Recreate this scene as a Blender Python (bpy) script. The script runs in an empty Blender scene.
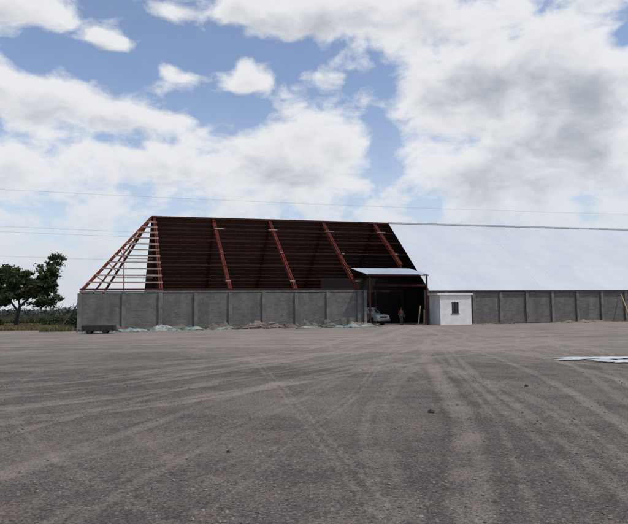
import bpy, bmesh, math, random
import numpy as np
from mathutils import Vector, Matrix, noise as mnoise
random.seed(7); np.random.seed(7)
sc=bpy.context.scene
sc.view_settings.view_transform='Standard'; sc.view_settings.look='None'; sc.view_settings.exposure=0
R=math.radians
COL=sc.collection

# ---------------------------------------------------------------- helpers
def link(o,parent=None):
    COL.objects.link(o)
    if parent is not None: o.parent=parent
    return o
def tag(o,label=None,category=None,group=None,kind=None):
    if label: o["label"]=label
    if category: o["category"]=category
    if group: o["group"]=group
    if kind: o["kind"]=kind
    return o
def empty(name,loc=(0,0,0),rz=0,parent=None):
    o=bpy.data.objects.new(name,None); o.location=loc; o.rotation_euler=(0,0,rz); o.empty_display_size=0.3
    return link(o,parent)
class MB:
    def __init__(s): s.v=[]; s.f=[]
    def add(s,vs,fs):
        b=len(s.v); s.v+= [tuple(v) for v in vs]; s.f+=[tuple(i+b for i in f) for f in fs]
    def box(s,x0,x1,y0,y1,z0,z1):
        s.add([(x0,y0,z0),(x1,y0,z0),(x1,y1,z0),(x0,y1,z0),(x0,y0,z1),(x1,y0,z1),(x1,y1,z1),(x0,y1,z1)],
              [(0,3,2,1),(4,5,6,7),(0,1,5,4),(1,2,6,5),(2,3,7,6),(3,0,4,7)])
    def beam(s,a,b,w,h,up=(0,0,1)):
        a=Vector(a); b=Vector(b); d=(b-a).normalized(); up=Vector(up)
        if abs(d.dot(up))>0.98: up=Vector((0,1,0))
        x=d.cross(up).normalized()*w/2; y=x.cross(d).normalized()*h/2
        s.add([a-x-y,a+x-y,a+x+y,a-x+y,b-x-y,b+x-y,b+x+y,b-x+y],
              [(0,1,2,3),(7,6,5,4),(0,4,5,1),(1,5,6,2),(2,6,7,3),(3,7,4,0)])
    def tube(s,pts,rs,n=8,cap=True):
        pts=[Vector(p) for p in pts]; rings=[]
        for i,p in enumerate(pts):
            d=(pts[min(i+1,len(pts)-1)]-pts[max(i-1,0)]).normalized()
            u=Vector((0,0,1)) if abs(d.z)<0.9 else Vector((1,0,0))
            x=d.cross(u).normalized(); y=d.cross(x).normalized()
            rings.append([p+(x*math.cos(2*math.pi*k/n)+y*math.sin(2*math.pi*k/n))*rs[i] for k in range(n)])
        vs=[q for r in rings for q in r]; fs=[]
        for i in range(len(pts)-1):
            for k in range(n):
                k2=(k+1)%n; fs.append((i*n+k,i*n+k2,(i+1)*n+k2,(i+1)*n+k))
        if cap: fs+= [tuple(range(n)),tuple(reversed(range((len(pts)-1)*n,len(pts)*n)))]
        s.add(vs,fs)
    def prism(s,prof,x0,x1,axis='x'):
        n=len(prof)
        vs=[(x0,p[0],p[1]) for p in prof]+[(x1,p[0],p[1]) for p in prof]
        fs=[tuple(range(n)),tuple(reversed(range(n,2*n)))]+[(i,i+n,(i+1)%n+n,(i+1)%n) for i in range(n)]
        s.add(vs,fs)
    def obj(s,name,mat,parent=None,smooth=False,bevel=0,loc=None,rot=None):
        m=bpy.data.meshes.new(name); m.from_pydata(s.v,[],s.f); m.materials.append(mat)
        if smooth: m.polygons.foreach_set("use_smooth",[True]*len(m.polygons))
        m.update()
        o=bpy.data.objects.new(name,m)
        if loc: o.location=loc
        if rot: o.rotation_euler=rot
        if bevel:
            b=o.modifiers.new("bevel",'BEVEL'); b.width=bevel; b.segments=2; b.limit_method='ANGLE'
        bm=bmesh.new(); bm.from_mesh(m); bmesh.ops.recalc_face_normals(bm,faces=bm.faces); bm.to_mesh(m); bm.free()
        return link(o,parent)

class NT:
    def __init__(s,nt): s.nt=nt
    def n(s,t,**kw):
        nd=s.nt.nodes.new(t)
        for k,v in kw.items(): setattr(nd,k,v)
        return nd
    def set(s,sock,v):
        if hasattr(v,'is_linked') or isinstance(v,bpy.types.NodeSocket): s.nt.links.new(v,sock)
        else: sock.default_value=v
    def m(s,op,a,b=None,c=None,clamp=False):
        nd=s.n('ShaderNodeMath',operation=op,use_clamp=clamp)
        s.set(nd.inputs[0],a)
        if b is not None: s.set(nd.inputs[1],b)
        if c is not None: s.set(nd.inputs[2],c)
        return nd.outputs[0]
    def vm(s,op,a,b=None,c=None,out=0):
        nd=s.n('ShaderNodeVectorMath',operation=op)
        s.set(nd.inputs[0],a)
        if b is not None: s.set(nd.inputs[1],b)
        if c is not None: s.set(nd.inputs[2],c)
        return nd.outputs['Value'] if out else nd.outputs[0]
    def noise(s,vec,scale,detail=4,rough=0.5,dist=0,color=False):
        nd=s.n('ShaderNodeTexNoise'); nd.inputs['Scale'].default_value=scale; nd.inputs['Detail'].default_value=detail
        nd.inputs['Roughness'].default_value=rough; nd.inputs['Distortion'].default_value=dist
        if vec is not None: s.nt.links.new(vec,nd.inputs['Vector'])
        return nd.outputs[1 if color else 0]
    def mr(s,v,a,b,c=0,d=1,smooth=True):
        nd=s.n('ShaderNodeMapRange'); nd.interpolation_type='SMOOTHSTEP' if smooth else 'LINEAR'
        s.set(nd.inputs[0],v)
        for i,x in zip((1,2,3,4),(a,b,c,d)): s.set(nd.inputs[i],x)
        return nd.outputs[0]
    def mix(s,f,a,b,blend='MIX'):
        nd=s.n('ShaderNodeMix',data_type='RGBA',blend_type=blend)
        s.set(nd.inputs[0],f)
        for i,x in ((6,a),(7,b)):
            if isinstance(x,tuple): x=(x+(1,)) if len(x)==3 else x
            s.set(nd.inputs[i],x)
        return nd.outputs[2]
def newmat(name):
    m=bpy.data.materials.new(name); m.use_nodes=True; t=NT(m.node_tree)
    return m,t,m.node_tree.nodes['Principled BSDF']
def bump(t,p,h,strength=0.3,dist=0.02):
    b=t.n('ShaderNodeBump'); b.inputs['Strength'].default_value=strength; b.inputs['Distance'].default_value=dist
    t.nt.links.new(h,b.inputs['Height']); t.nt.links.new(b.outputs[0],p.inputs['Normal'])
def mat(name,c1,c2=None,scale=3,rough=0.8,metal=0,bs=0.3,bscale=None,bd=0.02,spec=0.3,lo=0.35,hi=0.65):
    m,t,p=newmat(name)
    if c2 is None: c2=tuple(x*0.7 for x in c1)
    co=t.n('ShaderNodeTexCoord').outputs['Object']
    f=t.noise(co,scale,6,0.6)
    c=t.mix(t.mr(f,lo,hi),c1,c2)
    f2=t.noise(co,scale*9,3,0.6)
    c=t.mix(0.5,c,t.mix(t.mr(f2,0.3,0.7),(0.75,0.75,0.75),(1.0,1.0,1.0)),'MULTIPLY')
    t.nt.links.new(c,p.inputs['Base Color'])
    p.inputs['Roughness'].default_value=rough; p.inputs['Metallic'].default_value=metal
    p.inputs['Specular IOR Level'].default_value=spec
    if bs: bump(t,p,t.noise(co,bscale or scale*12,4,0.6),bs,bd)
    return m

# ---------------------------------------------------------------- camera
cam=bpy.data.cameras.new("camera"); cam.lens=34.4; cam.sensor_width=36; cam.clip_end=20000; cam.clip_start=0.1
co=bpy.data.objects.new("camera",cam); link(co); sc.camera=co
co.matrix_world=Matrix.Translation((0,0,1.6))@Matrix.Rotation(R(90+4.57),4,'X')@Matrix.Rotation(R(-0.63),4,'Z')

# ---------------------------------------------------------------- sun + sky
SUN_AZ=112; SUN_EL=58
tos=Vector((math.sin(R(SUN_AZ))*math.cos(R(SUN_EL)),math.cos(R(SUN_AZ))*math.cos(R(SUN_EL)),math.sin(R(SUN_EL))))
sl=bpy.data.lights.new("sun",'SUN'); sl.energy=2.4; sl.angle=R(0.6); sl.color=(1,0.93,0.83)
so=bpy.data.objects.new("sun",sl); so.rotation_euler=tos.to_track_quat('Z','Y').to_euler(); so.location=(30,-20,60); link(so)
w=bpy.data.worlds.new("World"); sc.world=w; w.use_nodes=True
try:
    w.cycles.sampling_method='MANUAL'; w.cycles.sample_map_resolution=256
except Exception as e: print(e)
nt=w.node_tree; nt.nodes.clear(); t=NT(nt)
sky=t.n('ShaderNodeTexSky'); sky.sky_type='NISHITA'; sky.sun_disc=False
sky.sun_elevation=R(SUN_EL); sky.sun_rotation=R(SUN_AZ); sky.air_density=1.0; sky.dust_density=1.2; sky.ozone_density=1.5
d=t.n('ShaderNodeTexCoord').outputs['Generated']
sp=t.n('ShaderNodeSeparateXYZ'); nt.links.new(d,sp.inputs[0])
az=t.m('MULTIPLY',t.m('ARCTAN2',sp.outputs[0],sp.outputs[1]),57.2958)
el=t.m('MULTIPLY',t.m('ARCSINE',sp.outputs[2]),57.2958)
cb=t.n('ShaderNodeCombineXYZ'); nt.links.new(az,cb.inputs[0]); nt.links.new(el,cb.inputs[1]); P=cb.outputs[0]
# az, el, raz, rel, amplitude   (degrees)
blobs=[(-27,24.9,5.0,1.4,.9),(-14.2,26.4,1.9,.7,.7),(-19,23.6,2.2,.8,.7),(-26,19.0,6.5,1.6,.9),(-17,17.6,5.5,1.4,.75),
 (-13,21.6,1.9,.9,.7),(-6.4,21.2,2.8,1.4,.85),(-3,27.2,7,1.9,.95),(8,26.8,9,2.0,.9),(17,20.5,9.5,4.6,1.1),(27,17,6,6,.85),
 (-1,14.5,5.8,4.0,1.0),(18,12.5,7.5,3.4,.9),(-13,13.8,9,2.6,.75),(-28,13,6,3.4,.65),
 (6.8,14.4,1.9,2.6,-.5),(-7,18.6,6,1.0,-.4),(-22,22.0,7,.8,-.4),(-10,24.2,5,1.0,-.3),(29,22.4,2.2,1.2,-1.1),(29,27,4,1.6,.5),(-60,30,30,12,.6),(60,35,35,15,.6),(150,40,60,30,.55)]
def elv(vec):
    s2=t.n('ShaderNodeSeparateXYZ'); nt.links.new(vec,s2.inputs[0]); return s2.outputs[1]
wz=t.noise(t.vm('MULTIPLY',P,(0.16,0.22,1)),1.0,2,0.5,0,True)
WOFF=t.vm('MULTIPLY',t.vm('SUBTRACT',wz,(0.5,0.5,0.5)),(4,2.2,0))
def density(vec,det):
    vw=t.vm('ADD',WOFF,vec)
    acc=t.m('ADD',t.mr(elv(vec),2,16,0.72,0.0),-0.08)
    for a,e,ra,re,am in blobs:
        q=t.vm('MULTIPLY_ADD',vw,(1/ra,1/re,0),(-a/ra,-e/re,0))
        g=t.m('POWER',0.3679,t.vm('DOT_PRODUCT',q,q,out=1))
        acc=t.m('MULTIPLY_ADD',g,am,acc)
    n1=t.noise(t.vm('MULTIPLY',vw,(0.22,0.36,1)),1.0,det,0.55)
    acc=t.m('MULTIPLY_ADD',t.m('SUBTRACT',n1,0.5),2.1,acc)
    return acc
D=density(P,7); DU=density(t.vm('ADD',P,(0.5,1.1,0)),4)
alpha=t.mr(D,-0.02,0.58)
veil=t.m('MULTIPLY',t.mr(el,5,22,.40,.06),t.mr(D,-.9,.2,.35,1))
alpha=t.m('MAXIMUM',alpha,veil)
shade=t.mr(t.m('MULTIPLY_ADD',DU,0.8,t.m('MULTIPLY',D,0.2)),0.40,1.65)
ccol=t.mix(shade,(0.83,0.84,0.86),(0.38,0.41,0.47))
ccol=t.mix(t.m('MULTIPLY',t.mr(el,2,15,1,0),0.6),ccol,(0.55,0.60,0.68))
skyc=t.mix(1.0,sky.outputs[0],(1.05,1.02,1.05),'MULTIPLY')
b1=t.n('ShaderNodeBackground'); nt.links.new(skyc,b1.inputs[0]); b1.inputs[1].default_value=0.145
b2=t.n('ShaderNodeBackground'); nt.links.new(ccol,b2.inputs[0]); b2.inputs[1].default_value=1.0
ms=t.n('ShaderNodeMixShader'); nt.links.new(t.m('MULTIPLY',alpha,0.96),ms.inputs[0]); nt.links.new(b1.outputs[0],ms.inputs[1]); nt.links.new(b2.outputs[0],ms.inputs[2])
wo=t.n('ShaderNodeOutputWorld'); nt.links.new(ms.outputs[0],wo.inputs[0])

# ---------------------------------------------------------------- numpy value noise
_tab=np.random.RandomState(3).rand(256,256)
def vnoise(x,y):
    xi=np.floor(x).astype(int); yi=np.floor(y).astype(int); fx=x-xi; fy=y-yi
    fx=fx*fx*(3-2*fx); fy=fy*fy*(3-2*fy)
    g=lambda a,b:_tab[a&255,b&255]
    return (g(xi,yi)*(1-fx)+g(xi+1,yi)*fx)*(1-fy)+(g(xi,yi+1)*(1-fx)+g(xi+1,yi+1)*fx)*fy
def fbm(x,y,o=4):
    a=0;s=0.5
    for i in range(o): a=a+s*vnoise(x+17.3*i,y+9.1*i); x=x*2.03; y=y*2.03; s*=.5
    return a

# ---------------------------------------------------------------- ground
tt=np.arange(-2.75,2.76,0.0085); xs=6*np.sinh(tt)
ext=np.array([60,75,100,140,200,300,450,700,1100,1800,3000,5000.]); xs=np.concatenate([-ext[::-1],xs,ext])
ys=2.5*np.exp(np.arange(0,math.log(85/2.5),0.0085))
ys=np.concatenate([np.array([-3000,-1000,-300,-100,-40,-20,-10,-5,-2,0,1,1.8]),ys,np.array([90,100,120,150,200,300,450,700,1100,1800,3000,5000,7500])])
nx,ny=len(xs),len(ys)
X,Y=np.meshgrid(xs,ys); X=X.ravel(); Y=Y.ravel()
def smooth_poly(pts,n=6):
    out=[]
    p=[np.array(q,float) for q in pts]; p=[2*p[0]-p[1]]+p+[2*p[-1]-p[-2]]
    for i in range(1,len(p)-2):
        for k in range(n):
            u=k/n
            out.append(0.5*((2*p[i])+(-p[i-1]+p[i+1])*u+(2*p[i-1]-5*p[i]+4*p[i+1]-p[i+2])*u*u+(-p[i-1]+3*p[i]-3*p[i+1]+p[i+2])*u**3))
    out.append(p[-2]); return np.array(out)
trk=np.zeros(len(X)); rutd=np.zeros(len(X)); edg=np.zeros(len(X))
near=np.where((np.abs(X)<58)&(Y>1)&(Y<80))[0]; Xn=X[near]; Yn=Y[near]
wob=(fbm(Xn*1.3,Yn*1.3,3)-0.45)*0.13
def add_track(pts,wd,st,offs=(0,),pw=2.8):
    global trk
    P_=smooth_poly(pts)
    T=np.gradient(P_,axis=0); T/=np.linalg.norm(T,axis=1)[:,None]; N=np.stack([-T[:,1],T[:,0]],1)
    for o in offs:
        Q=P_+N*o; dm=np.full(len(Xn),1e9)
        for i in range(len(Q)-1):
            a=Q[i];b=Q[i+1];ab=b-a;L=ab@ab+1e-9
            u=np.clip(((Xn-a[0])*ab[0]+(Yn-a[1])*ab[1])/L,0,1)
            dm=np.minimum(dm,np.hypot(Xn-a[0]-u*ab[0],Yn-a[1]-u*ab[1]))
        r=np.abs(dm+wob*min(1,wd/.12))/wd
        fade=np.clip(.05+1.7*fbm(Xn*0.5+o*3,Yn*0.5+st*9,4),0,1)
        m=np.exp(-r**pw)*st*fade
        e=np.exp(-((r-1.25)/.28)**2)*st*fade
        trk[near]=1-(1-trk[near])*(1-m)
        edg[near]=np.maximum(edg[near],e)
        rutd[near]+= -0.009*m+0.009*e
G=(0,1.5)
add_track([(0.9,3.2),(.68,4.5),(.34,6.6),(-.24,10.1),(-.9,14),(-2.5,22),(-6,30)],.035,.65,(0,.15))
add_track([(-1.6,3.2),(-.91,4.8),(-.3,7.4),(.77,11.3),(1.9,17.5),(3.8,28),(8,50)],.04,.45,(0,.14))
add_track([(.9,3),(1.1,4.4),(2.1,8.6),(3.1,15.7),(4.0,22),(6,32)],.20,.66,(0,),2.6)
add_track([(1.4,3),(1.6,4.4),(2.55,8.6),(3.55,15.7),(4.3,22),(6,32)],.05,.5,(0,))
add_track([(2.1,3.2),(2.6,5),(2.95,7.2),(4,15.5),(6,28)],.10,.55,(0,.27))
add_track([(3.2,3.5),(4.1,7.9),(5.4,15),(6,24),(5,40)],.13,.62,(0,-1.5))
add_track([(3.0,4.5),(3.3,6.3),(3.9,12.5),(2.5,24),(-2,38)],.06,.5,(0,.18))
add_track([(4.6,5.5),(5.6,9),(8,16),(11,24),(12,40)],.13,.5,(0,.3))
add_track([(-7.5,7.5),(-4.6,8.9),(-2.1,11.1),(1.2,15.5),(6,22),(14,30)],.15,.6,(0,.35,1.5,1.85))
add_track([(-4,4.8),(-3.2,6.1),(-2.4,8.7),(-1,13),(1.7,18.5),(6,30)],.14,.52,G)
add_track([(-2.5,3.2),(-1.9,4.5),(-1.65,6),(-.2,11),(3,20),(12,30),(24,36)],.08,.38,(0,.2))
add_track([(-12,10),(-6.1,11.7),(-2.9,15.2),(.6,22.8),(5,38),(9.5,55)],.18,.58,(0,.45,1.6,2.05))
add_track([(-20,16),(-9,17),(-1,21),(8,28),(20,38),(40,52)],.22,.52,(0,.5,1.7))
add_track([(-24,27),(-10,28),(2,27),(14,26),(30,30)],.4,.5,(0,1.8,-2.5),2.5)
add_track([(-26,36),(-10,35),(4,34),(18,37),(40,46)],.5,.5,(0,2,4.4),2.5)
add_track([(6,3),(6.5,9),(8.5,16),(10,25),(14,36)],.12,.45,G)
add_track([(14,8),(10,14),(4,22),(-6,32),(-14,40)],.13,.45,G)
add_track([(-9,12),(-3,16),(4,24),(9,36),(11,55)],.12,.5,G)
add_track([(12,10),(9.5,16),(8.5,24),(9.5,40),(11,56)],.14,.5,G)
for i in range(20):
    x0=random.uniform(-9,10); x1=x0+random.uniform(-9,9); x2=x1+random.uniform(-12,12)
    add_track([(x0,2.6),((x0+x1)/2+random.uniform(-1,1),9),(x1,17),(x2,30),(x2+random.uniform(-12,12),42)],random.uniform(.03,.12),random.uniform(.12,.38),G if i%2 else (0,.2))
broad=np.clip((Y-6)/26,0,1)*0.85+np.clip((Y-36)/12,0,1)*0.3+np.exp(-(((X-14)/10)**2+((Y-24)/10)**2))*0.2
broad=np.clip(broad+(fbm(X*0.12,Y*0.12,4)-0.45)*1.1+(fbm(X*0.25+Y*.1,Y*0.6,3)-.45)*.5*(Y<40),0,1)
Z=np.zeros(len(X)); m_=(np.abs(X)<60)&(Y>0)&(Y<85)
Z[m_]=((fbm(X[m_]*0.3,Y[m_]*0.3,3)-.45)*.05+(fbm(X[m_]*3,Y[m_]*3,3)-.45)*.024)
Z+=rutd
gm=bpy.data.meshes.new("ground")
gm.vertices.add(nx*ny); gm.vertices.foreach_set("co",np.stack([X,Y,Z],1).ravel().astype(np.float32))
I,J=np.meshgrid(np.arange(nx-1),np.arange(ny-1)); a=(J*nx+I).ravel()
F=np.stack([a,a+1,a+1+nx,a+nx],1).ravel().astype(np.int32); nf=len(a)
gm.loops.add(nf*4); gm.loops.foreach_set("vertex_index",F)
gm.polygons.add(nf); gm.polygons.foreach_set("loop_start",np.arange(0,nf*4,4,dtype=np.int32)); gm.polygons.foreach_set("loop_total",np.full(nf,4,dtype=np.int32))
gm.update(calc_edges=True); gm.validate()
gm.polygons.foreach_set("use_smooth",[True]*nf)
at=gm.attributes.new("track",'FLOAT','POINT'); at.data.foreach_set("value",trk.astype(np.float32))
at=gm.attributes.new("berm",'FLOAT','POINT'); at.data.foreach_set("value",(edg*(1-trk)).astype(np.float32))
at=gm.attributes.new("dust",'FLOAT','POINT'); at.data.foreach_set("value",broad.astype(np.float32))
m,t,p=newmat("gravel_ground")
pos=t.n('ShaderNodeNewGeometry').outputs['Position']
A1=t.n('ShaderNodeAttribute',attribute_name="track").outputs['Fac']; A2=t.n('ShaderNodeAttribute',attribute_name="dust").outputs['Fac']; A3=t.n('ShaderNodeAttribute',attribute_name="berm").outputs['Fac']
n2=t.noise(pos,1.7,7,.62); n3=t.noise(pos,24,5,.7); n0=t.noise(pos,0.35,5,.6)
vo=t.n('ShaderNodeTexVoronoi'); vo.inputs['Scale'].default_value=58; t.nt.links.new(pos,vo.inputs['Vector'])
vs_=t.n('ShaderNodeSeparateColor'); t.nt.links.new(vo.outputs['Color'],vs_.inputs[0])
vo2=t.n('ShaderNodeTexVoronoi'); vo2.inputs['Scale'].default_value=23; t.nt.links.new(pos,vo2.inputs['Vector'])
vs2=t.n('ShaderNodeSeparateColor'); t.nt.links.new(vo2.outputs['Color'],vs2.inputs[0])
fac=t.m('MULTIPLY_ADD',A1,t.mr(n2,.25,.75,.35,.9),t.m('MULTIPLY_ADD',A2,0.66,t.m('MULTIPLY',t.m('SUBTRACT',n0,.44),1.1)))
fac=t.m('MULTIPLY_ADD',A3,-.4,fac)
fac=t.m('MULTIPLY_ADD',t.m('SUBTRACT',n3,.5),.8,fac)
fac=t.m('MULTIPLY_ADD',t.m('SUBTRACT',n2,.5),.7,fac,clamp=True)
c=t.mix(fac,(0.100,0.087,0.077),(0.300,0.266,0.226))
c=t.mix(t.mr(n2,.42,.75,0,.3),c,(0.16,0.123,0.096))
g=t.mr(vs_.outputs[0],0,1,.5,1.58,False)
gg=t.n('ShaderNodeCombineColor'); [t.nt.links.new(g,gg.inputs[i]) for i in range(3)]
c=t.mix(t.m('MULTIPLY',t.mr(fac,0,1,1,.35),0.95),c,gg.outputs[0],'MULTIPLY')
c=t.mix(t.m('MULTIPLY',t.m('GREATER_THAN',vs2.outputs[0],.87),t.mr(vo2.outputs['Distance'],.15,.4,.75,0)),c,(0.31,0.28,0.25))
c=t.mix(t.m('MULTIPLY',t.m('LESS_THAN',vs2.outputs[0],.13),t.mr(vo2.outputs['Distance'],.15,.4,.6,0)),c,(0.055,0.048,0.044))
t.nt.links.new(c,p.inputs['Base Color']); p.inputs['Roughness'].default_value=.95; p.inputs['Specular IOR Level'].default_value=.15
h=t.m('ADD',t.m('MULTIPLY',vo.outputs['Distance'],-.35),t.m('MULTIPLY',n3,1.4))
bump(t,p,h,0.7,0.032)
gm.materials.append(m)
go=bpy.data.objects.new("ground",gm); link(go); tag(go,"bare grey-brown gravel yard crossed by tyre tracks","ground",kind="structure")

# ---------------------------------------------------------------- stones
ico=[]; ph=(1+5**.5)/2
for a_,b_ in ((1,ph),(-1,ph),(1,-ph),(-1,-ph)): ico+=[(a_,b_,0),(0,a_,b_),(b_,0,a_)]
ico=np.array(ico)/1.9
from itertools import combinations
icf=[]
for c3 in combinations(range(12),3):
    q=ico[list(c3)]
    if all(np.linalg.norm(q[i]-q[j])<1.1 for i,j in ((0,1),(1,2),(0,2))):
        nrm=np.cross(q[1]-q[0],q[2]-q[0]); icf.append(c3 if nrm@q.mean(0)>0 else (c3[0],c3[2],c3[1]))
icf=np.array(icf)
def stones(NS,xx,yy,sz,zz,name,matl,label,cat):
    V=np.repeat(ico[None],NS,0)*(1+(np.random.rand(NS,12,1)-.5)*.6)*np.stack([np.random.rand(NS)*.6+.7,np.random.rand(NS)*.6+.7,np.random.rand(NS)*.3+.45],1)[:,None,:]*sz[:,None,None]
    V+=np.stack([xx,yy,zz],1)[:,None,:]
    Fc=(icf[None]+np.arange(NS)[:,None,None]*12).reshape(-1,3)
    sm=bpy.data.meshes.new(name); sm.from_pydata(V.reshape(-1,3).tolist(),[],Fc.tolist()); sm.materials.append(matl)
    o=bpy.data.objects.new(name,sm); link(o); tag(o,label,cat,kind="stuff")
NS=28000
yy=3.2*np.exp(np.random.rand(NS)**0.8*math.log(26/3.2)); xx=(np.random.rand(NS)*2-1)*(yy*.62+1)
sz=np.random.rand(NS)**5*0.015+0.0048
clump=fbm(xx*1.2,yy*1.2,3); keep=clump>np.random.rand(NS)*.45+.2; xx,yy,sz=xx[keep],yy[keep],sz[keep]; NS=len(xx)
stones(NS,xx,yy,sz,sz*.1+(fbm(xx*.3,yy*.3,3)-.45)*.05,"loose_gravel",mat("pebble",(0.26,0.232,0.207),(0.11,0.096,0.086),14,.9,lo=.4,hi=.6,bs=.2),"loose small stones scattered over the yard","gravel")

def rock(name,loc,r,label,matl,seed=0,flat=.7):
    bm=bmesh.new(); bmesh.ops.create_icosphere(bm,subdivisions=3,radius=1)
    for v in bm.verts:
        k=1+.45*mnoise.noise(v.co*1.3+Vector((seed,0,0)))+.15*mnoise.noise(v.co*4+Vector((seed,3,0)))
        v.co=Vector((v.co.x*k,v.co.y*k*.85,v.co.z*k*flat))*r
    me=bpy.data.meshes.new(name); bm.to_mesh(me); bm.free(); me.materials.append(matl)
    o=bpy.data.objects.new(name,me); o.location=(loc[0],loc[1],loc[2]+r*flat*.55); link(o); tag(o,label,"rock"); return o
rk=mat("rock_dark",(0.09,0.085,0.085),(0.05,0.05,0.05),9)
rock("rock",(1.78,9.4,0),.055,"dark fist-sized stone lying on the gravel",rk,1)
rock("rock",(-1.0,7.0,0),.02,"small dark stone on a wheel track",rk,5)
rock("rock",(4.3,12.4,0),.04,"dark angular stone on the gravel",rk,9)

# ---------------------------------------------------------------- warehouse
P0=(-20.7,53.0,0); AR=math.atan2(.2574,.9663)
WH=empty("warehouse",P0,AR); tag(WH,"long A-frame warehouse, half clad in white sheet, half bare red frame","warehouse")
def W(s,n,z=0):
    return (P0[0]+math.cos(AR)*s-math.sin(AR)*n,P0[1]+math.sin(AR)*s+math.cos(AR)*n,z)
m,t,p=newmat("concrete_block"); co_=t.n('ShaderNodeTexCoord').outputs['Object']
s_=t.n('ShaderNodeSeparateXYZ'); t.nt.links.new(co_,s_.inputs[0])
cv=t.n('ShaderNodeCombineXYZ'); t.nt.links.new(t.m('ADD',s_.outputs[0],s_.outputs[1]),cv.inputs[0]); t.nt.links.new(s_.outputs[2],cv.inputs[1])
br=t.n('ShaderNodeTexBrick'); t.nt.links.new(cv.outputs[0],br.inputs['Vector']); br.inputs['Scale'].default_value=1
br.inputs['Brick Width'].default_value=.4; br.inputs['Row Height'].default_value=.2; br.inputs['Mortar Size'].default_value=.012
br.inputs['Color1'].default_value=(0.175,0.168,0.163,1); br.inputs['Color2'].default_value=(0.12,0.115,0.111,1); br.inputs['Mortar'].default_value=(0.19,0.183,0.177,1)
st=t.noise(t.vm('MULTIPLY',co_,(1,1,.25)),1.2,6,.65)
c=t.mix(t.mr(st,.35,.7,0,.6),br.outputs[0],(0.085,0.081,0.078))
pt=t.noise(co_,0.5,3,.5); c=t.mix(t.mr(pt,.50,.65,0,.3),c,(0.22,0.213,0.205))
c=t.mix(t.mr(t.m('ADD',s_.outputs[2],t.m('MULTIPLY',st,.8)),.3,1.0,.6,0),c,(0.16,0.13,0.10))
t.nt.links.new(c,p.inputs['Base Color']); p.inputs['Roughness'].default_value=.95; p.inputs['Specular IOR Level'].default_value=.1
bump(t,p,t.m('ADD',br.outputs['Fac'],t.noise(co_,20,4,.6)),.4,.01)
M_BLOCK=m
M_CONC=mat("cast_concrete",(0.195,0.187,0.179),(0.125,0.12,0.115),1.5,.9)
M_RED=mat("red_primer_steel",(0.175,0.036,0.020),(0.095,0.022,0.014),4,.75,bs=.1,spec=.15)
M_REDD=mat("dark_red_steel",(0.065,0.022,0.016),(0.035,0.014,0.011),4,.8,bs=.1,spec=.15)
M_PURD=mat("dull_purlin_steel",(0.15,0.075,0.062),(0.08,0.035,0.028),2,.8,bs=.1,spec=.15)
M_PURL=mat("pale_purlin",(0.46,0.38,0.35),(0.30,0.19,0.16),1.2,.6,bs=.1)  # pale pinkish grey, mottled with red-brown
M_WHITE=mat("white_paint",(0.80,0.80,0.79),(0.68,0.68,0.67),1.3,.7,bs=.15)
def sheetmat(name,c1,c2,rough,metal=0,pan=1.0):
    m,t,p=newmat(name); co_=t.n('ShaderNodeTexCoord').outputs['Object']
    s_=t.n('ShaderNodeSeparateXYZ'); t.nt.links.new(co_,s_.inputs[0])
    cell=t.m('FLOOR',t.m('DIVIDE',s_.outputs[0],pan)); row=t.m('FLOOR',t.m('DIVIDE',s_.outputs[1],3.4))
    wn=t.n('ShaderNodeTexWhiteNoise',noise_dimensions='2D'); cv=t.n('ShaderNodeCombineXYZ'); t.nt.links.new(cell,cv.inputs[0]); t.nt.links.new(row,cv.inputs[1]); t.nt.links.new(cv.outputs[0],wn.inputs['Vector'])
    n=t.noise(t.vm('MULTIPLY',co_,(.2,.2,.2)),1.1,5,.55)
    f=t.m('ADD',t.m('MULTIPLY',wn.outputs['Value'],.25),t.mr(n,.35,.7,0,.75))
    c=t.mix(f,c1,c2)
    fy=t.m('FRACT',t.m('DIVIDE',s_.outputs[1],3.4)); c=t.mix(t.m('MULTIPLY',t.m('LESS_THAN',fy,.012),.25),c,tuple(x*.5 for x in c2))
    t.nt.links.new(c,p.inputs['Base Color']); p.inputs['Roughness'].default_value=rough; p.inputs['Metallic'].default_value=metal; p.inputs['Specular IOR Level'].default_value=.4
    return m
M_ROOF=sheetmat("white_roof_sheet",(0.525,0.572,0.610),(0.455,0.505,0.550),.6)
M_ROOFIN=sheetmat("shaded_roof_underside",(0.085,0.043,0.034),(0.050,0.029,0.025),.85)  # shade under the rear roof put into the dark brown sheet colour
L=78.0; HW=10.5; EZ=3.55; RZ=11.85; SL=(RZ-EZ)/HW; HS=6.0
s_op0,s_op1=26.6,33.3
def wall(x0,x1,y0,y1,z1=3.30,z0=-.1):
    b=MB(); b.box(x0,x1,y0,y1,z0,z1); return b.obj("wall",M_BLOCK,WH)
wall(0,s_op0,0,.2); wall(s_op1,L,0,.2); wall(0,L,2*HW-.2,2*HW); wall(0,.2,.202,2*HW-.202); wall(L-.2,L,.202,2*HW-.202)
def part(name,m_,fn,**k):
    b=MB(); fn(b); return b.obj(name,m_,WH,**k)
sp_=3.175; offs=.55
sl_=[0.0]+[offs+sp_*i for i in range(1,25) if offs+sp_*i<L]
for s in sl_:
    for n0,n1 in ((-.16,-.003),(2*HW+.003,2*HW+.16)):
        if n0<0 and s_op0-.5<s<s_op1+.2: continue
        b=MB(); hh=3.31+random.uniform(-.02,.02); b.box(s-.17,s+.17,n0,n1,-.1,hh); b.obj("pillar",M_CONC,WH,bevel=.01)
for y in np.arange(3.2,20,3.5):
    b=MB(); b.box(-.16,-.003,y-.17,y+.17,-.1,3.31); b.obj("pillar",M_CONC,WH,bevel=.01)
part("pillar",M_CONC,lambda b:b.box(s_op0-.15,s_op0+.15,-.2,.25,-.1,3.55),bevel=.01)
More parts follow.
